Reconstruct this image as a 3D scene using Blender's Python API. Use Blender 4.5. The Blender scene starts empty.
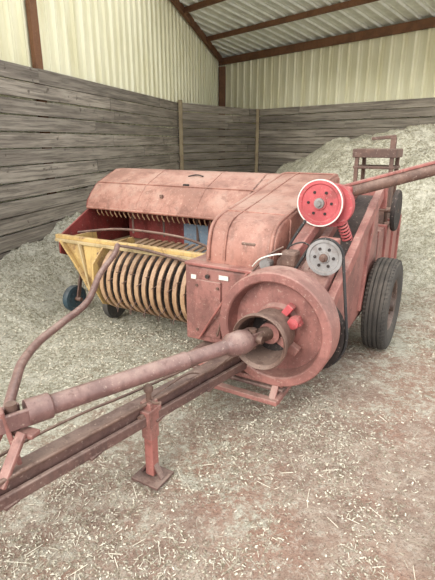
import bpy, math, random
from mathutils import Vector, Matrix, noise
random.seed(7)
S=bpy.context.scene
try:
    S.view_settings.view_transform='Standard'
    S.view_settings.look='None'
except Exception: pass
COL=S.collection

# ------------------------------------------------ materials
def lin(c):
    r=[]
    for v in c:
        v/=255.0
        r.append(v/12.92 if v<=.04045 else ((v+.055)/1.055)**2.4)
    return (r[0],r[1],r[2],1)
def newmat(name):
    m=bpy.data.materials.new(name); m.use_nodes=True
    nt=m.node_tree; nt.nodes.clear()
    o=nt.nodes.new('ShaderNodeOutputMaterial'); b=nt.nodes.new('ShaderNodeBsdfPrincipled')
    nt.links.new(b.outputs[0],o.inputs[0])
    return m,nt,b
def noise_n(nt,vec,scale,detail=6,rough=.6):
    n=nt.nodes.new('ShaderNodeTexNoise'); n.inputs['Scale'].default_value=scale
    n.inputs['Detail'].default_value=detail; n.inputs['Roughness'].default_value=rough
    if vec is not None: nt.links.new(vec,n.inputs['Vector'])
    return n.outputs['Fac']
def ramp(nt,fac,a,b,va=0,vb=1):
    n=nt.nodes.new('ShaderNodeMapRange'); n.interpolation_type='SMOOTHSTEP'
    n.inputs[1].default_value=a;n.inputs[2].default_value=b;n.inputs[3].default_value=va;n.inputs[4].default_value=vb
    nt.links.new(fac,n.inputs[0]); return n.outputs[0]
def mix(nt,fac,a,b):
    n=nt.nodes.new('ShaderNodeMix'); n.data_type='RGBA'
    for i,v in ((0,fac),(6,a),(7,b)):
        if isinstance(v,bpy.types.NodeSocket): nt.links.new(v,n.inputs[i])
        else: n.inputs[i].default_value=v
    return n.outputs[2]
def math_n(nt,op,a,b=0.0):
    n=nt.nodes.new('ShaderNodeMath'); n.operation=op
    for i,v in ((0,a),(1,b)):
        if isinstance(v,bpy.types.NodeSocket): nt.links.new(v,n.inputs[i])
        else: n.inputs[i].default_value=v
    return n.outputs[0]
def bump(nt,bsdf,h,strength,dist=.01):
    n=nt.nodes.new('ShaderNodeBump'); n.inputs['Strength'].default_value=strength; n.inputs['Distance'].default_value=dist
    nt.links.new(h,n.inputs['Height']); nt.links.new(n.outputs[0],bsdf.inputs['Normal'])

DUST=(172,152,138)
RUST=(92,58,46)
def paint(name,c,dark=None,dust=DUST,ad=.4,ar=.65,rough=.58,metal=0.0,rust=.5):
    m,nt,b=newmat(name)
    tc=nt.nodes.new('ShaderNodeTexCoord').outputs['Object']
    if dark is None: dark=tuple(int(v*.6) for v in c)
    n1=noise_n(nt,tc,2.8,10,.7); n2=noise_n(nt,tc,9,10,.75); n3=noise_n(nt,tc,55,5,.7)
    mp=nt.nodes.new('ShaderNodeMapping'); mp.inputs['Scale'].default_value=(11,11,1.6); mp.inputs['Location'].default_value=(3,1,5)
    nt.links.new(tc,mp.inputs[0]); n4=noise_n(nt,mp.outputs[0],1.7,8,.68)
    base=mix(nt,ramp(nt,n1,.45,.60,0,ar),lin(c),lin(dark))
    base=mix(nt,ramp(nt,n4,.50,.64,0,ar*.7),base,lin(dark))
    geo=nt.nodes.new('ShaderNodeNewGeometry'); sx=nt.nodes.new('ShaderNodeSeparateXYZ')
    nt.links.new(geo.outputs['Normal'],sx.inputs[0])
    up=ramp(nt,sx.outputs[2],-.1,.9,.18,1.0)
    d=math_n(nt,'MULTIPLY',up,ramp(nt,n1,.36,.58,1,.3))
    d=math_n(nt,'MULTIPLY',d,ad*1.35)
    base=mix(nt,d,base,lin(dust))
    base=mix(nt,ramp(nt,n2,.54,.62,0,rust),base,lin(tuple(int(v*.5+w*.5) for v,w in zip(dark,RUST))))
    base=mix(nt,ramp(nt,n3,.58,.70,0,.4),base,lin(tuple(min(255,int(v*1.18)) for v in dust)))
    base=mix(nt,ramp(nt,n3,.42,.30,0,.4),base,lin(tuple(int(v*.7) for v in dark)))
    nt.links.new(base,b.inputs['Base Color'])
    b.inputs['Roughness'].default_value=rough; b.inputs['Metallic'].default_value=metal
    bump(nt,b,n2,.3,.004)
    return m
M_red=paint('faded_red_paint',(152,88,80),(106,62,56))
M_red2=paint('dusty_red_paint',(144,92,84),(98,64,58),ad=.45)
M_hood=paint('hood_paint',(156,102,86),(112,72,60),ad=.42,rust=.45)
M_fly=paint('flywheel_paint',(144,92,84),(104,66,60),ad=.40,rust=.45)
M_bright=paint('bright_red_paint',(178,68,74),(138,58,58),ad=.4,ar=.5,rust=.5)
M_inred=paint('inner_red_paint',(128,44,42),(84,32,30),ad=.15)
M_rust=paint('rusty_steel',(102,74,62),(64,46,40),ad=.3,rough=.7)
M_shaft=paint('shaft_steel',(122,88,84),(86,60,58),ad=.45,rough=.38,rust=.5)
M_tongue=paint('tongue_paint',(96,66,60),(62,44,42),ad=.42)
M_yel=paint('yellow_paint',(196,164,100),(150,118,78),dust=(186,168,134),ad=.45,ar=.8,rust=.75)
M_band=paint('band_steel',(176,142,108),(118,82,58),ad=.4,rough=.42,rust=.5)
M_dark=paint('dark_steel',(38,30,28),(24,20,19),ad=.12,rough=.8,rust=.2)
M_grey=paint('grey_pulley',(140,138,136),(98,92,86),ad=.3,rough=.45,rust=.4)
M_blue=paint('blue_paint',(112,132,148),(84,100,114),ad=.4,rust=.5)
M_teal=paint('teal_paint',(34,66,78),(26,42,50),ad=.25,rust=.4)
M_rub=paint('rubber',(58,56,53),(42,40,38),dust=(122,112,100),ad=.45,ar=.4,rough=.85,rust=.1)
M_belt=paint('belt_rubber',(30,29,30),(20,20,20),ad=.1,ar=.2,rough=.7,rust=0)
M_hub=paint('hub_grey',(84,66,58),(58,46,40),ad=.3)
M_label=paint('label_white',(215,210,200),(180,170,160),ad=.2,ar=.2,rust=.1)
M_beam=paint('brown_timber',(122,84,58),(88,60,42),dust=(150,120,90),ad=.1,ar=.5,rough=.85,rust=.1)
M_cream=paint('cream_liner',(184,164,120),(138,116,82),ad=.4)

def wood():
    m,nt,b=newmat('weathered_planks')
    tc=nt.nodes.new('ShaderNodeTexCoord').outputs['Object']
    geo=nt.nodes.new('ShaderNodeNewGeometry')
    ad=nt.nodes.new('ShaderNodeVectorMath'); ad.operation='MULTIPLY_ADD'
    cb=nt.nodes.new('ShaderNodeCombineXYZ')
    for i in range(3): nt.links.new(geo.outputs['Random Per Island'],cb.inputs[i])
    nt.links.new(cb.outputs[0],ad.inputs[0]); ad.inputs[1].default_value=(37,5,11); nt.links.new(tc,ad.inputs[2])
    mp=nt.nodes.new('ShaderNodeMapping'); mp.inputs['Scale'].default_value=(.9,6,22); nt.links.new(ad.outputs[0],mp.inputs[0])
    g=noise_n(nt,mp.outputs[0],1.5,10,.72)
    mp2=nt.nodes.new('ShaderNodeMapping'); mp2.inputs['Scale'].default_value=(.5,2,5); nt.links.new(ad.outputs[0],mp2.inputs[0])
    g2=noise_n(nt,mp2.outputs[0],1.6,6,.6)
    c=mix(nt,geo.outputs['Random Per Island'],lin((136,128,116)),lin((170,160,146)))
    c=mix(nt,ramp(nt,g2,.42,.62,0,.55),c,lin((116,106,96)))
    c=mix(nt,ramp(nt,g,.44,.60,0,.7),c,lin((84,76,68)))
    c=mix(nt,ramp(nt,g,.44,.30,0,.5),c,lin((190,180,166)))
    kn=noise_n(nt,ad.outputs[0],9,3,.5)
    c=mix(nt,ramp(nt,kn,.66,.72,0,.7),c,lin((66,54,46)))
    nt.links.new(c,b.inputs['Base Color']); b.inputs['Roughness'].default_value=.9
    bump(nt,b,g,.6,.012)
    return m
M_wood=wood()
def metalsheet(name,c1,c2):
    m,nt,b=newmat(name)
    tc=nt.nodes.new('ShaderNodeTexCoord').outputs['Object']
    mp=nt.nodes.new('ShaderNodeMapping'); mp.inputs['Scale'].default_value=(3,3,.35); nt.links.new(tc,mp.inputs[0])
    g=noise_n(nt,mp.outputs[0],1.6,6,.6)
    c=mix(nt,ramp(nt,g,.35,.7),lin(c1),lin(c2))
    nt.links.new(c,b.inputs['Base Color']); b.inputs['Roughness'].default_value=.45
    return m
M_sheet=metalsheet('cream_steel_sheet',(240,236,206),(222,216,178))
M_roof=metalsheet('roof_sheet',(234,236,226),(214,216,204))

def ground(name,hayonly):
    m,nt,b=newmat(name)
    tc=nt.nodes.new('ShaderNodeTexCoord').outputs['Object']
    sx=nt.nodes.new('ShaderNodeSeparateXYZ'); nt.links.new(tc,sx.inputs[0])
    big=noise_n(nt,tc,.9,6,.65); med=noise_n(nt,tc,5,8,.72); fine=noise_n(nt,tc,26,7,.8); vf=noise_n(nt,tc,90,4,.75)
    dirt=mix(nt,ramp(nt,med,.40,.60),lin((158,132,116)),lin((188,166,148)))
    dirt=mix(nt,ramp(nt,big,.44,.60,0,.75),dirt,lin((176,132,112)))
    dirt=mix(nt,ramp(nt,fine,.50,.60,0,.5),dirt,lin((212,198,182)))
    dirt=mix(nt,ramp(nt,vf,.53,.63,0,.6),dirt,lin((108,86,74)))
    hay=mix(nt,ramp(nt,fine,.42,.58),lin((148,142,120)),lin((206,202,182)))
    hay=mix(nt,ramp(nt,vf,.5,.62,0,.7),hay,lin((112,108,88)))
    hay=mix(nt,ramp(nt,med,.46,.62,0,.5),hay,lin((220,216,200)))
    if hayonly: c=hay
    else:
        a=math_n(nt,'MULTIPLY',sx.outputs[1],.30)
        a2=math_n(nt,'MULTIPLY',sx.outputs[0],-.24)
        a=math_n(nt,'ADD',a,a2)
        nn=math_n(nt,'MULTIPLY',math_n(nt,'SUBTRACT',big,.5),2.6)
        n2=math_n(nt,'MULTIPLY',math_n(nt,'SUBTRACT',fine,.5),1.8)
        n3=math_n(nt,'MULTIPLY',math_n(nt,'SUBTRACT',med,.5),1.8)
        a=math_n(nt,'ADD',math_n(nt,'ADD',a,n3),math_n(nt,'ADD',nn,n2))
        c=mix(nt,ramp(nt,a,.4,1.15,.10,1),dirt,hay)
    nt.links.new(c,b.inputs['Base Color']); b.inputs['Roughness'].default_value=.95
    h=math_n(nt,'ADD',fine,math_n(nt,'MULTIPLY',vf,.6))
    bump(nt,b,h,.9,.03)
    return m
M_floor=ground('dirt_floor',False); M_hay=ground('loose_hay',True)
def straw():
    m,nt,b=newmat('straw_bits')
    geo=nt.nodes.new('ShaderNodeNewGeometry')
    c=mix(nt,geo.outputs['Random Per Island'],lin((116,106,84)),lin((220,212,192)))
    nt.links.new(c,b.inputs['Base Color']); b.inputs['Roughness'].default_value=.9
    return m
M_straw=straw()

# ------------------------------------------------ mesh helpers
import bmesh
def mk(name,verts,faces,mat,parent=None,smooth=False,bevel=0):
    me=bpy.data.meshes.new(name); me.from_pydata([tuple(v) for v in verts],[],faces); me.update()
    bm=bmesh.new(); bm.from_mesh(me); bmesh.ops.recalc_face_normals(bm,faces=bm.faces); bm.to_mesh(me); bm.free()
    me.materials.append(mat)
    if smooth:
        for p in me.polygons: p.use_smooth=True
    o=bpy.data.objects.new(name,me); COL.objects.link(o)
    if parent: o.parent=parent
    if bevel:
        md=o.modifiers.new('b','BEVEL'); md.width=bevel; md.segments=2; md.limit_method='ANGLE'; md.angle_limit=.6
    return o
def sharp(o,ang=40):
    me=o.data
    for p in me.polygons: p.use_smooth=True
    try: me.set_sharp_from_angle(angle=math.radians(ang))
    except Exception: pass
    return o
BF=[(0,1,3,2),(4,6,7,5),(0,4,5,1),(2,3,7,6),(0,2,6,4),(1,5,7,3)]
def box(name,c,s,mat,parent=None,bevel=.006,rot=None):
    vs=[]
    for i in (-.5,.5):
        for j in (-.5,.5):
            for k in (-.5,.5):
                v=Vector((i*s[0],j*s[1],k*s[2]))
                if rot: v=rot@v
                vs.append(v+Vector(c))
    return mk(name,vs,BF,mat,parent,bevel=bevel)
def beam(name,a,b,w,h,mat,parent=None,bevel=.005,up=(0,0,1)):
    a=Vector(a);b=Vector(b);d=(b-a).normalized();up=Vector(up)
    s=d.cross(up).normalized(); u=s.cross(d).normalized(); vs=[]
    for p in (a,b):
        for j in (-.5,.5):
            for k in (-.5,.5): vs.append(p+s*w*j+u*h*k)
    return mk(name,vs,BF,mat,parent,bevel=bevel)
def prism(name,poly,x0,x1,mat,parent=None,bevel=.004):
    n=len(poly); vs=[(x0,y,z) for y,z in poly]+[(x1,y,z) for y,z in poly]
    fs=[tuple(range(n)),tuple(range(2*n-1,n-1,-1))]+[(i,(i+1)%n,n+(i+1)%n,n+i) for i in range(n)]
    return mk(name,vs,fs,mat,parent,bevel=bevel)
def sheet(name,prof,x0,x1,t,mat,parent=None,bevel=0):
    out=[]; n=len(prof)
    for i,(y,z) in enumerate(prof):
        p=prof[max(i-1,0)];q=prof[min(i+1,n-1)]
        d=Vector((q[0]-p[0],q[1]-p[1])).normalized(); out.append((y+d.y*t, z-d.x*t))
    poly=list(prof)+out[::-1]
    m=len(poly); vs=[(x0,y,z) for y,z in poly]+[(x1,y,z) for y,z in poly]
    fs=[]
    for i in range(m): fs.append((i,(i+1)%m,m+(i+1)%m,m+i))
    for base in (0,m):
        for i in range(n-1): fs.append((base+i,base+i+1,base+m-2-i,base+m-1-i))
    return sharp(mk(name,vs,fs,mat,parent),35)
def frame_from(axis):
    a=Vector(axis).normalized(); t=Vector((0,0,1)) if abs(a.z)<.9 else Vector((1,0,0))
    u=a.cross(t).normalized(); v=a.cross(u); return a,u,v
def lathe(name,prof,c,axis,mat,parent=None,seg=56,closed=False,ang=35):
    a,u,v=frame_from(axis); c=Vector(c); vs=[];fs=[]; n=len(prof)
    for i in range(seg):
        t=2*math.pi*i/seg; d=u*math.cos(t)+v*math.sin(t)
        for r,h in prof: vs.append(c+a*h+d*r)
    for i in range(seg):
        j=(i+1)%seg
        for k in range(n if closed else n-1):
            l=(k+1)%n
            fs.append((i*n+k,i*n+l,j*n+l,j*n+k))
    return sharp(mk(name,vs,fs,mat,parent),ang)
def cyl(name,a,b,r,mat,parent=None,seg=24):
    a=Vector(a);b=Vector(b);L=(b-a).length
    return lathe(name,[(.0005,0),(r,0),(r,L),(.0005,L)],a,b-a,mat,parent,seg)
def catmull(P,k=8):
    P=[Vector(p) for p in P]; out=[]
    for i in range(len(P)-1):
        p0=P[max(i-1,0)];p1=P[i];p2=P[i+1];p3=P[min(i+2,len(P)-1)]
        for j in range(k):
            t=j/k
            out.append(.5*((2*p1)+(p2-p0)*t+(2*p0-5*p1+4*p2-p3)*t*t+(3*p1-p0-3*p2+p3)*t**3))
    out.append(P[-1]); return out
def tube(name,P,r,mat,parent=None,seg=10,k=8,smooth=True,closed=False,flat=None):
    pts=catmull(P,k) if smooth else [Vector(p) for p in P]
    n=len(pts); vs=[];fs=[]; u=None
    for i,p in enumerate(pts):
        if closed: d=(pts[(i+1)%n]-pts[i-1]).normalized()
        else: d=(pts[min(i+1,n-1)]-pts[max(i-1,0)]).normalized()
        if u is None: _,u,_v=frame_from(d)
        u=(u-d*u.dot(d)).normalized(); v=d.cross(u)
        for s in range(seg):
            t=2*math.pi*s/seg; vs.append(p+u*r*math.cos(t)+v*r*math.sin(t))
    for i in range(n if closed else n-1):
        j=(i+1)%n
        for s in range(seg):
            q=(s+1)%seg; fs.append((i*seg+s,i*seg+q,j*seg+q,j*seg+s))
    if not closed: fs+= [tuple(range(seg)),tuple(range((n-1)*seg,n*seg))]
    return sharp(mk(name,vs,fs,mat,parent),50)
def empty(name,loc=(0,0,0),rz=0):
    e=bpy.data.objects.new(name,None); COL.objects.link(e); e.location=loc; e.rotation_euler=(0,0,rz); return e

# ------------------------------------------------ building
A=Vector((-3.23,2.0)); B=Vector((-.92,11.5)); C=Vector((1.15,14.0)); D=Vector((7.8,6.366))
HW=2.46
def plankwall(name,P,Q):
    L=(Q-P).length; ang=math.atan2(Q.y-P.y,Q.x-P.x); vs=[];fs=[]
    nb=13; bh=HW/nb
    for i in range(nb):
        x=-random.random()*2.0
        while x<L:
            x2=min(L,x+3.2+random.random()*1.2); xa=max(0,x)
            if x2-xa>.02:
                off=random.uniform(-.016,.006); z0=i*bh+random.uniform(.004,.012); z1=(i+1)*bh-random.uniform(.006,.018)
                b0=len(vs); ra=random.uniform(-.008,.008)
                for xx,dz in ((xa+.004,0),(x2-.004,ra)):
                    for yy in (off,off+.04):
                        for zz in (z0,z1): vs.append((xx,yy,zz+dz))
                fs+=[tuple(b0+k for k in f) for f in BF]
            x=x2
    o=mk(name,vs,fs,M_wood); o.location=(P.x,P.y,0); o.rotation_euler=(0,0,ang); return o
plankwall('wall_left',A,B); plankwall('wall_corner',B,C); plankwall('wall_back',C,D)
def post(name,x,y,z0,z1,w,mat,rz=0,d=None):
    o=box(name,(0,0,0),(w,d or w,z1-z0),mat,None,.006); o.location=(x,y,(z0+z1)/2); o.rotation_euler=(0,0,rz); return o
M_batten=paint('pale_batten',(166,150,120),(132,116,92),ad=.1,rough=.9,rust=.1)
post('trim_1',-.86,11.46,0,2.5,.08,M_batten,-.2); post('trim_2',1.13,13.93,0,2.46,.09,M_batten,.2)

Mc=Vector((0.05,15.5)); L0=Vector((-3.45,2.0))
e=Vector((.657,-.754)); n2d=Vector((-.754,-.657)); EAVE=3.98; SL=.169
def corr(name,org,u,v,nrm,L,h0f,h1f,mat,pitch=.23,flip=1):
    prof=[(0,0),(.02,.038),(.045,.038),(.065,0),(.105,0),(.112,.008),(.125,.008),(.132,0)]
    xs=[]; s=0
    while s<L:
        for a,b in prof: xs.append((s+a,b))
        s+=pitch
    vs=[];fs=[]
    for (s,o) in xs:
        for h in (h0f(s),h1f(s)): vs.append(org+u*s+v*h+nrm*o)
    for i in range(len(xs)-1): fs.append((2*i,2*i+1,2*i+3,2*i+2))
    return mk(name,vs,fs,mat)
V3=lambda p,z=0: Vector((p.x,p.y,z))
dl=(Mc-L0).normalized(); LL=(Mc-L0).length
corr('wall_left_sheet',V3(L0),V3(dl),Vector((0,0,1)),Vector((dl.y,-dl.x,0)),LL,lambda s:.0,lambda s:EAVE+SL*.827*(LL-s),M_sheet,.24)
corr('wall_back_sheet',V3(Mc),V3(e),Vector((0,0,1)),Vector((-.754,-.657,0)),11,lambda s:.0,lambda s:EAVE+.02,M_sheet,.27)
vr=Vector((n2d.x,n2d.y,SL))
corr('ceiling',V3(Mc,EAVE),V3(e),vr,Vector((0,0,-1)),11,lambda s:0,lambda s:min(4.6,max(.01,s/.68)),M_roof,.3)
def tb(name,a,b,w,h): return beam(name,a,b,w,h,M_beam,None,.008)
ins=V3(n2d)*.12
tb('trim_3',V3(Mc,EAVE-.12)+ins+V3(e)*.1,V3(Mc+e*10.9,EAVE-.12)+ins,.1,.18)
g0=V3(Mc,EAVE-.1)+Vector((.1,-.15,0)); g1=V3(Mc-dl*7.6,EAVE-.1+SL*.827*7.6)+Vector((.1,0,0))
tb('trim_4',g0,g1,.08,.16)
for i,d in enumerate((1.5,3.0,4.5)):
    s0=d*.68+.12
    a=V3(Mc+n2d*d+e*s0,EAVE+SL*d-.08); b=V3(Mc+n2d*d+e*10.8,EAVE+SL*d-.08)
    tb('trim_%d'%(5+i),a,b,.08,.11)
post('trim_8',.14,15.30,0,EAVE-.25,.2,M_beam,.1)
post('trim_9',-2.262,6.38,0,4.9,.06,M_beam,-.25,.15)

def floorh(x,y): return .018*noise.noise(Vector((x*1.7,y*1.7,0)))+.010*noise.noise(Vector((x*6,y*6,3)))
def grid(name,x0,x1,y0,y1,st,hf,mat,keep=None,snap=None):
    nx=int((x1-x0)/st)+1; ny=int((y1-y0)/st)+1; vs=[];ok=[]
    for j in range(ny):
        for i in range(nx):
            x=x0+i*st;y=y0+j*st; k=True
            if snap: x,y,k=snap(x,y)
            vs.append((x,y,hf(x,y))); ok.append(k)
    fs=[]
    for j in range(ny-1):
        for i in range(nx-1):
            q=(j*nx+i,j*nx+i+1,(j+1)*nx+i+1,(j+1)*nx+i)
            if snap and not any(ok[k] for k in q): continue
            if keep and not any(keep(vs[k]) for k in q): continue
            fs.append(q)
    o=mk(name,vs,fs,mat,None,True)
    bm=bmesh.new(); bm.from_mesh(o.data)
    bmesh.ops.delete(bm,geom=[v for v in bm.verts if not v.link_faces],context='VERTS')
    bm.to_mesh(o.data); bm.free(); return o
FL=grid('floor',-9,10,-3,17,.08,floorh,M_floor)
def sm(t): t=max(0,min(1,t)); return t*t*(3-2*t)
def pileh(x,y):
    dw=x+3.718-.2433*y
    h=1.46*sm((y-4.3)/4.3)*sm((x-.3)/3.2)
    h=max(h,0)+.46*sm(1-dw/1.5)+.30*sm((y-5.4)/3)
    nz=.20*noise.noise(Vector((x*1.1,y*1.1,1)))+.10*noise.noise(Vector((x*3,y*3,2)))+.05*noise.noise(Vector((x*8,y*8,2)))+.02*noise.noise(Vector((x*19,y*19,2)))
    return h+nz*min(1,.25+h*2.0)-.045
def snap(x,y):
    k=True
    for _ in range(2):
        dw=(x+3.718-.2433*y)*.9716
        if dw<.02: x-= (dw-.02)*.9716; y+=(dw-.02)*.2364; k=False
        g=(x-1.15)*.754+(y-14)*.657
        if g>-.02: x-=(g+.02)*.754;y-=(g+.02)*.657;k=False
        c=(x+.92)*.770-(y-11.5)*.638
        if c<.02: x-=(c-.02)*.77;y+=(c-.02)*.638;k=False
    return x,y,k
grid('hay_pile',-3.3,7.8,2.0,14.2,.045,pileh,M_hay,keep=lambda v:v[2]>-.03,snap=snap)

vs=[];fs=[]
def bit(x,y,z,l,w):
    a=random.random()*math.pi; t=random.uniform(-.45,.45)
    dx=math.cos(a)*l/2;dy=math.sin(a)*l/2;px=-math.sin(a)*w/2;py=math.cos(a)*w/2;dz=t*l/2; q=random.uniform(-.4,.4)*w
    b=len(vs)
    vs.extend([(x-dx-px,y-dy-py,z-dz-q),(x+dx-px,y+dy-py,z+dz-q),(x+dx+px,y+dy+py,z+dz+q),(x-dx+px,y-dy+py,z-dz+q)])
    fs.append((b,b+1,b+2,b+3))
cnt=0
while cnt<90000:
    y=.7+ (random.random()**1.2)*9; x=random.uniform(-1,1)*(.6*y+.4)
    den=.12+.88*sm((y*.3-x*.3+ 1.1*noise.noise(Vector((x*1.1,y*1.1,5)))+.9*noise.noise(Vector((x*4,y*4,5))) -.15))
    if random.random()>den: continue
    x2,y2,k=snap(x,y)
    if not k: continue
    z=max(floorh(x,y),pileh(x,y))+.004
    q=random.random(); f=.55+y*.19
    if q<.02: bit(x,y,z+.004,random.uniform(.04,.10),.0025)
    elif q<.2: bit(x,y,z,random.uniform(.015,.03),.003*f)
    else: bit(x,y,z,random.uniform(.006,.016)*f,random.uniform(.003,.007)*f)
    cnt+=1
mk('straw_litter',vs,fs,M_straw,FL)

# ------------------------------------------------ BALER
R=empty('hay_baler',(.33,2.4,0),math.radians(-30))
lathe('flywheel',[(.03,.01),(.12,.01),(.14,.03),(.262,.03),(.272,.0),(.279,-.055),(.287,-.062),(.328,-.062),(.335,-.055),(.335,.10),(.328,.107),(.29,.107),(.03,.107)],(0,0,.6),(0,1,0),M_fly,R,72)
for i in range(6):
    t=i*math.pi/3+.3
    cyl('flywheel_bolt_%d'%i,(.105*math.cos(t),.02,.6+.105*math.sin(t)),(.105*math.cos(t),-.02,.6+.105*math.sin(t)),.012,M_rust,R,8)
cyl('flywheel_hub',(0,.1,.6),(0,-.1,.6),.06,M_fly,R)
beam('shear_arm_1',(.02,-.05,.62),(.16,-.05,.69),.05,.05,M_bright,R)
beam('shear_arm_2',(.02,-.05,.58),(.15,-.04,.5),.05,.05,M_fly,R)
beam('shear_arm_3',(.0,-.03,.62),(.10,-.03,.76),.05,.04,M_bright,R)
lathe('shear_knob',[(.001,-.04),(.03,-.035),(.035,0),(.03,.03)],(.13,-.06,.68),(0,1,0),M_bright,R,20)
lathe('joint_bell',[(.135,.02),(.15,.0),(.155,.005),(.155,.03),(.140,.05),(.132,.12),(.128,.2),(.10,.215),(.10,.205),(.12,.195),(.124,.12),(.132,.05),(.135,.02)],(0,-.24,.6),(0,1,0),M_rust,R,48)
lathe('bell_back',[(.001,0),(.12,0)],(0,-.05,.6),(0,1,0),M_dark,R,32)
j0=Vector((0,-.06,.6)); sh0=Vector((-.05,-.2,.6)); sh1=Vector((-.492,-1.28,.605))
cyl('joint_stub',j0,sh0,.04,M_rust,R)
dd=(sh1-sh0).normalized()
beam('yoke_1',sh0+Vector((.035,.06,0)),sh0+dd*.08+Vector((.035,0,0)),.02,.07,M_shaft,R)
beam('yoke_2',sh0+Vector((-.045,.06,0)),sh0+dd*.08+Vector((-.045,0,0)),.02,.07,M_shaft,R)
cyl('cross_pin',sh0+Vector((0,0,-.055)),sh0+Vector((0,0,.055)),.022,M_rust,R)
cyl('cross_pin_2',sh0+Vector((-.06,0,0)),sh0+Vector((.06,0,0)),.022,M_rust,R)
Ls=(sh1-sh0).length
lathe('pto_shaft',[(.001,.02),(.03,.02),(.058,.04),(.066,.08),(.062,.15),(.050,.17),(.038,.185),(.036,.42),(.042,.425),(.044,.44),(.041,.455),(.041,Ls-.10),(.052,Ls-.09),(.052,Ls),(.001,Ls)],sh0,sh1-sh0,M_shaft,R,28)
sh2=Vector((-.62,-1.62,.60))
cyl('front_joint_pin',sh1+dd*.05+Vector((0,0,-.06)),sh1+dd*.05+Vector((0,0,.06)),.022,M_rust,R)
beam('front_yoke_1',sh1+Vector((.035,0,0)),sh1+dd*.12+Vector((.035,0,0)),.02,.07,M_shaft,R)
beam('front_yoke_2',sh1+Vector((-.035,0,0)),sh1+dd*.12+Vector((-.035,0,0)),.02,.07,M_shaft,R)
cyl('front_shaft',sh1+dd*.08,sh2+dd*.1,.032,M_shaft,R)
t0=Vector((-.20,.05,.385)); t1=Vector((-.61,-2.05,.38))
beam('tongue_beam',t0,t1,.075,.085,M_tongue,R)
off=Vector((.062,0,-.028))
beam('tongue_rail',t0+off,t1+off,.022,.05,M_tongue,R)
beam('tongue_top_strip',t0+Vector((.05,0,.05)),t1+Vector((.05,0,.05)),.02,.014,M_rust,R)
for i in range(5):
    f=.2+.17*i; p=t0.lerp(t1,f)
    beam('tongue_tie_%d'%i,p+Vector((-.05,0,-.048)),p+Vector((.08,0,-.048)),.06,.012,M_tongue,R,.002)
hb=t0.lerp(t1,.66)
beam('hitch_post_1',hb+Vector((-.02,0,.02)),Vector((-.51,-1.37,.66)),.05,.018,M_red2,R)
beam('hitch_post_2',hb+Vector((.02,-.12,.02)),Vector((-.46,-1.33,.56)),.045,.018,M_red2,R)
beam('hitch_post_3',t0.lerp(t1,.74)+Vector((-.03,0,.04)),Vector((-.56,-1.36,.55)),.05,.02,M_red2,R)
beam('hitch_cradle',(-.61,-1.34,.545),(-.42,-1.30,.545),.05,.02,M_red2,R)
beam('hitch_cradle_side',(-.60,-1.34,.55),(-.59,-1.33,.66),.05,.02,M_red2,R)
J=Vector((-.315,-.76,0))
beam('jack_leg',J+Vector((0,0,.03)),J+Vector((0,0,.42)),.048,.048,M_red,R,.004,up=(0,1,0))
beam('jack_outer',J+Vector((0,0,.24)),J+Vector((0,0,.44)),.06,.06,M_red2,R,.004,up=(0,1,0))
box('jack_foot',J+Vector((0,0,.012)),(.16,.14,.014),M_tongue,R,.003)
beam('jack_gusset',J+Vector((-.06,0,.02)),J+Vector((0,0,.12)),.03,.012,M_tongue,R,.002)
beam('jack_gusset_2',J+Vector((.06,0,.02)),J+Vector((0,0,.12)),.03,.012,M_tongue,R,.002)
cyl('jack_screw',J+Vector((0,0,.43)),J+Vector((0,0,.49)),.014,M_rust,R,12)
lathe('jack_knob',[(.001,0),(.022,.004),(.024,.02),(.016,.035),(.001,.038)],J+Vector((0,0,.485)),(0,0,1),M_rust,R,16)
beam('jack_clamp',J+Vector((-.08,.0,.36)),J+Vector((.035,0,.36)),.10,.09,M_red2,R)
cyl('jack_clamp_bolt',J+Vector((-.0,-.05,.38)),J+Vector((-.0,-.075,.38)),.014,M_rust,R,8)
tube('jack_handle',[J+Vector((.0,0,.44)),J+Vector((.05,-.02,.45)),J+Vector((.09,-.03,.47))],.007,M_rust,R)
tube('hydraulic_hose',[(-.25,-.1,.46),(-.32,-.4,.45),(-.46,-.75,.42),(-.60,-.9,.36),(-.68,-1.15,.34),(-.62,-1.4,.40),(-.64,-1.7,.42)],.007,M_rust,R)
tube('trip_wire',[(-.15,-.05,.50),(-.22,-.35,.43),(-.28,-.5,.46),(-.33,-.8,.43)],.004,M_rust,R)
tube('curved_pipe',[(-1.6,.5,.80),(-1.5,.35,.77),(-1.38,.06,.70),(-1.2,-.25,.62),(-1.1,-.55,.60),(-1.0,-.8,.60),(-.87,-1.0,.605),(-.76,-1.12,.60),(-.67,-1.22,.58),(-.60,-1.3,.55)],.022,M_shaft,R,14)
tube('lift_pipe_brace',[(-1.6,.5,.80),(-1.35,.55,.78),(-1.0,.5,.76),(-.8,.4,.78)],.012,M_rust,R)
for nm,y,z in (('low',-.10,.19),('high',-.02,.27)):
    beam('front_frame_'+nm,(-.52,y,z),(.07,y,z),.045,.03,M_red2,R)
beam('front_frame_side',(.05,-.1,.19),(.05,.3,.22),.045,.035,M_red2,R)
beam('front_frame_side_2',(-.50,-.1,.19),(-.50,.3,.22),.045,.035,M_red2,R)
beam('front_frame_leg',(.03,-.1,.19),(.03,-.02,.29),.04,.02,M_red2,R)
box('frame_pan',(-.3,.15,.235),(.75,.4,.02),M_tongue,R)
prism('gear_housing',[(.26,.27),(.26,.80),(.30,.83),(1.3,.83),(1.3,.27)],-.785,-.28,M_red2,R,.012)
box('housing_flange',(-.52,.27,.825),(.5,.08,.022),M_red,R)
box('housing_cover',(-.60,.252,.52),(.20,.018,.40),M_red2,R,.006)
for i,(a,b) in enumerate(((-.68,.36),(-.52,.36),(-.68,.68),(-.52,.68))):
    cyl('cover_bolt_%d'%i,(a,.25,b),(a,.235,b),.010,M_rust,R,8)
box('warning_label',(-.48,.250,.755),(.07,.006,.03),M_label,R,.001)
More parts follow.
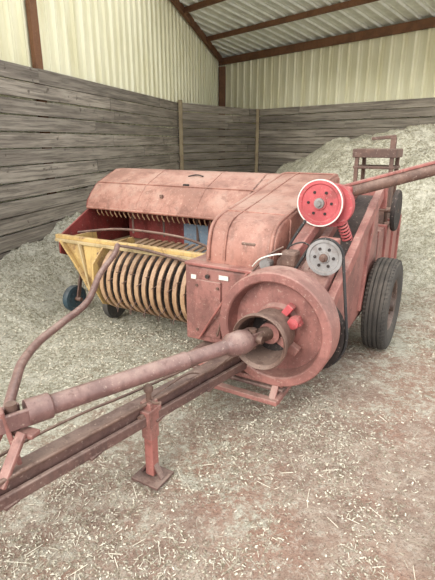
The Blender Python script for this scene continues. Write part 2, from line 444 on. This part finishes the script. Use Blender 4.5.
box('warning_label_2',(-.715,.257,.73),(.04,.006,.03),M_label,R,.001)
cyl('housing_port',(-.60,.25,.75),(-.60,.235,.75),.014,M_dark,R,12)
prism('bale_chamber_front',[(.16,.30),(.16,.80),(.3,.86),(1.6,.86),(1.6,.32)],-.28,.2,M_red2,R,.01)
prism('bale_chamber_rear',[(1.6,.40),(1.6,.86),(3.0,.86),(3.0,.40)],-.28,.16,M_red2,R,.01)
for i in range(4):
    box('chamber_rib_%d'%i,(-.06,1.75+.36*i,.63),(.48,.04,.50),M_red,R,.004)
def cowl():
    secs=[(.30,.86),(.31,.95),(.34,1.05),(.39,1.10),(.47,1.13),(.8,1.19),(1.1,1.25),(1.5,1.33),(1.62,1.335)]
    x0,x1=-.64,-.16; vs=[];fs=[];r=.03; K=[]
    for y,zt in secs:
        pr=[(x0,.83)]
        rr=min(r,(zt-.83)*.8)
        for k in range(6):
            t=math.pi-k*math.pi/2/5; pr.append((x0+rr+rr*math.cos(t),zt-rr+rr*math.sin(t)))
        for k in range(6):
            t=math.pi/2-k*math.pi/2/5; pr.append((x1-rr+rr*math.cos(t),zt-rr+rr*math.sin(t)))
        pr.append((x1,.83)); K=len(pr)
        vs+= [(x,y,z) for x,z in pr]
    for i in range(len(secs)-1):
        for k in range(K-1): fs.append((i*K+k,i*K+k+1,(i+1)*K+k+1,(i+1)*K+k))
    fs.append(tuple(range(K))); fs.append(tuple(range((len(secs)-1)*K,len(secs)*K)))
    o=mk('plunger_cowl',vs,fs,M_hood,R); sharp(o,38)
    for nm,y,zt in (('rim_front',.55,1.142),('rim_back',1.6,1.336)):
        P=[(x0-.004,y,.84),(x0-.004,y,zt-.03),(x0+.03,y,zt+.004),(x1-.03,y,zt+.004),(x1+.004,y,zt-.03),(x1+.004,y,.84)]
        tube(nm,P,.007,M_hood,R,8,6,smooth=False)
    tube('rim_left_edge',[(x0+.02,y-.01,z-.004) for y,z in secs],.013,M_hood,R,8,3)
    tube('rim_inner_edge',[(x0+.14,y-.006,z+.001) for y,z in secs],.007,M_hood,R,8,3)
    tube('rim_right_edge',[(x1-.02,y-.01,z-.004) for y,z in secs],.013,M_hood,R,8,3)
cowl()
box('cowl_handle',(-.34,.325,.98),(.10,.02,.02),M_rust,R)
tube('cowl_latch',[(-.155,.9,.95),(-.13,.95,1.0),(-.14,1.1,.98)],.008,M_rust,R)
hp=[(1.06,.97),(1.045,1.0),(1.06,1.05),(1.12,1.12),(1.20,1.195),(1.235,1.215),(1.40,1.285),(1.50,1.325),(1.6,1.33),(1.72,1.29),(1.9,1.16),(2.0,1.0),(2.02,.55)]
sheet('feeder_hood',hp,-2.46,-.30,.012,M_hood,R)
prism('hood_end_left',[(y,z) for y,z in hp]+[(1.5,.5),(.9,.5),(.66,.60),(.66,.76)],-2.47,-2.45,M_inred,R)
prism('hood_end_right',[(y,z) for y,z in hp]+[(1.06,.5)],-.77,-.745,M_red2,R)
tube('hood_lip',[(-2.46,1.05,.985),(-.76,1.05,.985)],.014,M_hood,R,10,smooth=False)
tube('hood_bend_crease',[(-2.46,1.225,1.214),(-.66,1.225,1.214)],.006,M_hood,R,8,smooth=False)
for i,x in enumerate((-1.85,-1.2)):
    sheet('hood_seam_%d'%i,[(y,z+.005) for y,z in hp[1:9]],x-.004,x+.004,.003,M_hood,R)
box('hood_latch',(-1.42,1.24,1.225),(.05,.03,.02),M_dark,R,.002)
tube('hood_latch_bar',[(-1.50,1.40,1.29),(-1.42,1.42,1.305),(-1.34,1.40,1.295)],.006,M_dark,R)
box('hood_latch_2',(-1.6,1.11,1.13),(.03,.02,.03),M_rust,R,.002)
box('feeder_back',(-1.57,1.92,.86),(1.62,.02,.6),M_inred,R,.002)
box('feeder_table',(-1.6,1.42,.60),(1.66,1.0,.02),M_cream,R,.002)
box('feeder_table_lip',(-1.6,.90,.62),(1.66,.03,.05),M_red,R,.002)
box('blue_panel',(-1.18,1.30,.74),(.62,.02,.26),M_blue,R,.004)
box('blue_panel_divider',(-1.20,1.285,.76),(.03,.02,.30),M_inred,R,.002)
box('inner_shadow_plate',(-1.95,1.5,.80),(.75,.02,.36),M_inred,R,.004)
beam('feeder_rail',(-2.44,1.15,1.02),(-.78,1.15,1.02),.04,.04,M_rust,R)
for i in range(29):
    x=-2.37+i*.056
    tube('comb_tine_%d'%i,[(x,1.10,.99),(x,1.09,.95),(x,1.12,.905)],.006,M_band,R,6,3)
for i in range(4):
    x=-2.15+i*.38
    beam('packer_finger_%d'%i,(x,1.35,1.1),(x+.06,1.28,.72),.02,.035,M_rust,R)
tube('wind_guard',[(-2.3,.75,.80),(-1.9,.9,.84),(-1.3,.95,.82),(-.85,.8,.78)],.011,M_rust,R)
beam('pickup_bar',(-2.44,.63,.775),(-.78,.63,.775),.05,.035,M_yel,R)
beam('pickup_bar_rail',(-2.44,.60,.745),(-.80,.60,.745),.012,.03,M_cream,R)
pc=(.78,.45); 
lathe('pickup_drum',[(.001,0),(.235,0),(.235,1.05),(.001,1.05)],(-1.85,pc[0],pc[1]),(1,0,0),M_dark,R,36)
nb=13
for i in range(nb):
    x=-1.80+i*.075
    pr=[]
    for k in range(17):
        t=math.radians(62+k*(285-62)/16.0)
        pr.append((pc[0]+.292*math.cos(t),pc[1]+.292*math.sin(t)))
    pr=[(pc[0]+.35,pr[0][1]+.02)]+pr
    sheet('pickup_band_%d'%i,pr,x-.019,x+.019,-.012,M_band,R)
    for t in (150,200,235):
        a=math.radians(t+ (i%2)*14); xx=x+.0375
        tube('tine_%d_%d'%(i,t),[(xx,pc[0]+.22*math.cos(a),pc[1]+.22*math.sin(a)),(xx,pc[0]+.33*math.cos(a+.12),pc[1]+.33*math.sin(a+.12))],.004,M_rust,R,6,1,smooth=False)
prism('pickup_side_plate',[(.62,.76),(.46,.62),(.45,.42),(.55,.24),(.78,.15),(1.02,.25),(1.08,.5),(1.0,.76)],-1.865,-1.85,M_yel,R)
mk('pickup_deflector',[(-2.36,.62,.76),(-1.86,.60,.76),(-1.86,.56,.30),(-2.02,.62,.30),(-2.22,.67,.50),(-2.36,.632,.76),(-1.86,.612,.76),(-1.86,.572,.30),(-2.02,.632,.30),(-2.22,.682,.50)],
   [(0,1,2,3,4),(9,8,7,6,5),(0,5,6,1),(1,6,7,2),(2,7,8,3),(3,8,9,4),(4,9,5,0)],M_yel,R)
beam('deflector_flange',(-2.36,.60,.75),(-2.22,.65,.50),.02,.05,M_yel,R,.003,up=(0,1,0))
beam('deflector_flange_2',(-2.22,.65,.50),(-2.02,.60,.30),.05,.02,M_yel,R,.003)
beam('deflector_rib',(-2.12,.585,.74),(-2.04,.595,.34),.02,.03,M_cream,R,.003,up=(0,1,0))
for i in range(4):
    cyl('deflector_bolt_%d'%i,(-1.90,.575-.008*i,.68-.12*i),(-1.90,.595,.68-.12*i),.010,M_rust,R,8)
prism('pickup_outer_plate',[(.66,.76),(.74,.46),(.85,.30),(1.0,.3),(1.08,.5),(1.05,.76)],-2.38,-2.365,M_yel,R)
lathe('gauge_wheel',[(.03,-.03),(.09,-.025),(.095,-.035),(.125,-.03),(.13,0),(.125,.03),(.095,.035),(.09,.025),(.03,.03)],(-2.42,.74,.14),(1,0,0),M_teal,R,32)
cyl('gauge_wheel_axle',(-2.46,.74,.14),(-2.33,.74,.14),.02,M_rust,R,12)
beam('gauge_wheel_arm',(-2.37,.74,.14),(-2.37,.84,.5),.02,.04,M_rust,R,up=(0,1,0))
lathe('small_wheel',[(.02,-.03),(.10,-.03),(.14,-.03),(.15,0),(.14,.03),(.10,.03),(.02,.03)],(-1.95,.80,.16),(1,0,0),M_rub,R,32)
cyl('small_wheel_axle',(-2.0,.80,.16),(-1.86,.80,.16),.018,M_rust,R,12)
box('pickup_end_box',(-.82,.72,.55),(.05,.4,.42),M_yel,R,.008)
def wheel(nm,c,R0=.365,w=.18):
    h=w/2
    prof=[(.20,-h*.75),(.235,-h*.95),(.29,-h*1.05),(.335,-h*.98),(R0-.012,-h*.82)]
    prof+=[(R0-.004,-h*.70)]
    for a,b in ((-.66,-.40),(-.34,-.06),(.06,.34),(.40,.66)):
        prof+=[(R0-.012,h*a-.002),(R0,h*a+.002),(R0,h*b-.002),(R0-.012,h*b+.002)]
    prof+=[(R0-.004,h*.70),(R0-.012,h*.82),(.335,h*.98),(.29,h*1.05),(.235,h*.95),(.20,h*.75)]
    lathe(nm+'_tyre',prof,c,(1,0,0),M_rub,R,64,ang=30)
    vs=[];fs=[]
    for i in range(64):
        t=2*math.pi*i/64
        for s in (-1,1):
            tt=t+(.03 if s>0 else 0); b=len(vs)
            for dt in (-.022,.022):
                for xx in (s*h*.60,s*h*.90):
                    for rr in (R0-.03,R0-(.003 if abs(xx)<h*.7 else .010)):
                        vs.append((c[0]+xx,c[1]+rr*math.cos(tt+dt),c[2]+rr*math.sin(tt+dt)))
            fs+=[tuple(b+k for k in f) for f in BF]
    mk(nm+'_lugs',vs,fs,M_rub,R)
    lathe(nm+'_rim',[(.205,-h*.75),(.20,-h*.8),(.185,-h*.7),(.18,-.02),(.12,.0),(.06,.02),(.05,.05),(.001,.055)],c,(1,0,0),M_hub,R,40)
    lathe(nm+'_rim_out',[(.205,h*.75),(.20,h*.8),(.185,h*.7),(.175,.03),(.12,.045),(.06,.035),(.05,.09),(.001,.095)],c,(1,0,0),M_hub,R,40)
    for i in range(5):
        t=i*2*math.pi/5
        cyl(nm+'_lug_nut_%d'%i,(c[0]+.03,c[1]+.085*math.cos(t),c[2]+.085*math.sin(t)),(c[0]+.06,c[1]+.085*math.cos(t),c[2]+.085*math.sin(t)),.010,M_rust,R,6)
wheel('wheel_main',(.325,1.42,.365))
wheel('wheel_far',(-1.45,2.25,.365))
beam('axle',(.3,1.4,.365),(-1.0,1.4,.365),.07,.07,M_red2,R)
beam('axle_far',(-1.0,1.4,.365),(-1.0,2.25,.365),.07,.07,M_red2,R)
beam('axle_stub',(-1.0,2.25,.365),(-1.4,2.25,.365),.06,.06,M_red2,R)
prism('side_plate',[(.25,.36),(.22,.72),(1.24,1.20),(1.42,1.20),(1.5,.86),(1.5,.36)],.19,.215,M_red2,R)
beam('incline_rail',(.235,.16,.69),(.235,1.34,1.245),.05,.085,M_red,R)
beam('incline_rail_2',(.02,.3,.80),(.06,1.30,1.25),.05,.07,M_red2,R)
beam('incline_web',(.13,.35,.80),(.14,1.3,1.215),.20,.012,M_dark,R)
beam('pulley_arm',(-.10,.33,.86),(.01,.78,1.19),.08,.06,M_red,R)
box('rail_end_plate',(.14,1.36,1.20),(.28,.03,.16),M_red,R)
beam('side_upright',(.22,1.05,.4),(.22,1.25,1.14),.03,.05,M_red,R)
def pulley(nm,c,r,m1,m2,t=.045):
    lathe(nm,[(.02,-t/2-.004),(r*.30,-t/2-.004),(r*.32,-t/2+.006),(r*.80,-t/2+.008),(r*.84,-t/2),(r,-t/2),(r*.93,0),(r,t/2),(.02,t/2)],c,(0,1,0),m1,R,48)
    lathe(nm+'_hub',[(.001,-t/2-.035),(r*.12,-t/2-.035),(r*.14,-t/2-.02),(r*.22,-t/2-.018),(r*.24,-t/2)],c,(0,1,0),m2,R,20)
    for i in range(6):
        a=i*math.pi/3
        p=Vector(c)+Vector((r*.52*math.cos(a),-t/2+.010,r*.52*math.sin(a)))
        cyl(nm+'_bolt_%d'%i,p,p+Vector((0,-.010,0)),.009,M_dark,R,8)
pulley('red_pulley',(.02,.60,1.232),.142,M_bright,M_grey,.05)
lathe('red_pulley_edge',[(.139,-.001),(.146,-.001),(.146,.006),(.139,.006)],(.02,.573,1.232),(0,1,0),M_label,R,48,True)
cyl('red_pulley_shaft',(.02,.6,1.232),(.02,.80,1.23),.025,M_rust,R)
cyl('red_pulley_back',(.07,.66,1.21),(.07,.72,1.21),.135,M_bright,R,40)
pulley('grey_pulley',(.17,.27,.972),.104,M_grey,M_rust,.045)
cyl('grey_pulley_shaft',(.17,.27,.972),(.17,.45,.972),.02,M_rust,R)
box('grey_pulley_mount',(.14,.44,.94),(.12,.05,.22),M_red,R)
lathe('drive_sheave',[(.02,-.03),(.245,-.03),(.235,0),(.245,.03),(.02,.03)],(.10,.19,.53),(0,1,0),M_dark,R,48)
c1=Vector((.17,.972));r1=.104;c2=Vector((.10,.53));r2=.25
pts=[]
dv=c1-c2; base=math.atan2(dv.y,dv.x); al=math.acos((r2-r1)/dv.length)
for k in range(13):
    t=base-al+2*al*k/12; pts.append((c1.x+r1*math.cos(t),.27,c1.y+r1*math.sin(t)))
for k in range(29):
    t=base+al+(2*math.pi-2*al)*k/28; pts.append((c2.x+r2*math.cos(t),.20,c2.y+r2*math.sin(t)))
tube('drive_belt',pts,.009,M_belt,R,8,smooth=False,closed=True)
sp=[]
a0=Vector((.13,.68,1.13));a1=Vector((.17,.78,.96)); dd2=(a1-a0).normalized(); _,su,sv=frame_from(dd2)
for k in range(97):
    f=k/96; t=f*8*2*math.pi; sp.append(a0.lerp(a1,f)+su*.03*math.cos(t)+sv*.03*math.sin(t))
tube('tension_spring',sp,.007,M_bright,R,6,smooth=False)
cyl('spring_rod',a0-dd2*.06,a1+dd2*.1,.008,M_rust,R,8)
tube('control_lever',[(-.13,.38,.90),(-.08,.40,1.02),(-.02,.45,1.14)],.009,M_belt,R)
tube('control_rod',[(-.50,.20,.36),(-.42,.21,.60),(-.22,.26,.90),(-.12,.36,.98)],.007,M_rust,R)
tube('control_rod_2',[(-.66,.23,.30),(-.45,.20,.62),(-.30,.24,.82)],.009,M_red,R)
tube('oil_line',[(-.10,.36,.92),(-.06,.30,1.0),(.02,.32,1.03),(.08,.36,.98)],.005,M_belt,R)
tube('grease_line',[(-.28,.26,.86),(-.20,.22,.93),(-.08,.26,.96),(-.02,.34,.90)],.005,M_label,R)
box('chain_guard',(-.05,.30,.93),(.10,.10,.10),M_rust,R,.02)
cyl('idler',(-.07,.26,.90),(-.07,.34,.90),.05,M_rust,R,24)
cyl('idler_small',(-.19,.24,.885),(-.19,.30,.885),.035,M_grey,R,20)
b0=Vector((.05,.93,1.255)); b1=Vector((.92,1.31,1.52))
tube('swing_arm',[b0,b0.lerp(b1,.5),b1],.038,M_rust,R,16,smooth=False)
beam('swing_arm_rail',b0+Vector((0,0,.05)),b1+Vector((0,0,.05)),.03,.02,M_red,R)
box('swing_arm_block',b0.lerp(b1,.80),(.08,.11,.15),M_bright,R,.01)
box('swing_arm_base',(.06,.93,1.24),(.14,.14,.14),M_bright,R,.015)
cyl('swing_arm_pivot',(.06,.83,1.27),(.06,.80,1.27),.06,M_bright,R,24)
for i,(x,y) in enumerate(((-.22,2.4),(.10,2.4),(-.22,2.7),(.10,2.7))):
    beam('knotter_post_%d'%i,(x,y,.86),(x,y,1.50),.035,.035,M_rust,R,.003,up=(0,1,0))
box('knotter_top',(-.06,2.55,1.49),(.40,.36,.08),M_rust,R)
box('knotter_shelf',(-.06,2.55,1.36),(.38,.34,.025),M_rust,R)
box('knotter_body',(-.04,2.5,1.04),(.30,.25,.36),M_rust,R,.02)
beam('knotter_upright',(.08,2.5,1.52),(.08,2.5,1.63),.05,.04,M_rust,R,.003,up=(0,1,0))
beam('knotter_crossbar',(-.12,2.5,1.62),(.10,2.5,1.64),.03,.03,M_rust,R)
lathe('twine_disc',[(.01,-.02),(.18,-.02),(.19,0),(.18,.02),(.01,.02)],(.22,2.2,1.00),(1,0,0),M_dark,R,32)
cyl('twine_disc_axle',(.0,2.2,1.0),(.24,2.2,1.0),.025,M_rust,R)
beam('twine_disc_bracket',(.1,2.2,.84),(.1,2.2,1.02),.05,.04,M_rust,R,.003,up=(0,1,0))

# ------------------------------------------------ light & camera
w=bpy.data.worlds.new('sky'); S.world=w; w.use_nodes=True
bg=w.node_tree.nodes['Background']; bg.inputs[0].default_value=(.97,.985,1.0,1); bg.inputs[1].default_value=2.0
sl=bpy.data.lights.new('sun','SUN'); sl.energy=3.4; sl.angle=math.radians(30); sl.color=(1,.98,.94)
so=bpy.data.objects.new('sun',sl); COL.objects.link(so)
so.rotation_euler=Vector((.50,.75,-.52)).to_track_quat('-Z','Y').to_euler()
cam=bpy.data.cameras.new('camera'); co=bpy.data.objects.new('camera',cam); COL.objects.link(co)
co.location=(0,0,1.6); co.rotation_euler=(math.radians(90-17.95),0,0)
cam.sensor_fit='VERTICAL'; cam.sensor_height=24; cam.lens=24*460/580; cam.clip_start=.05
S.camera=co
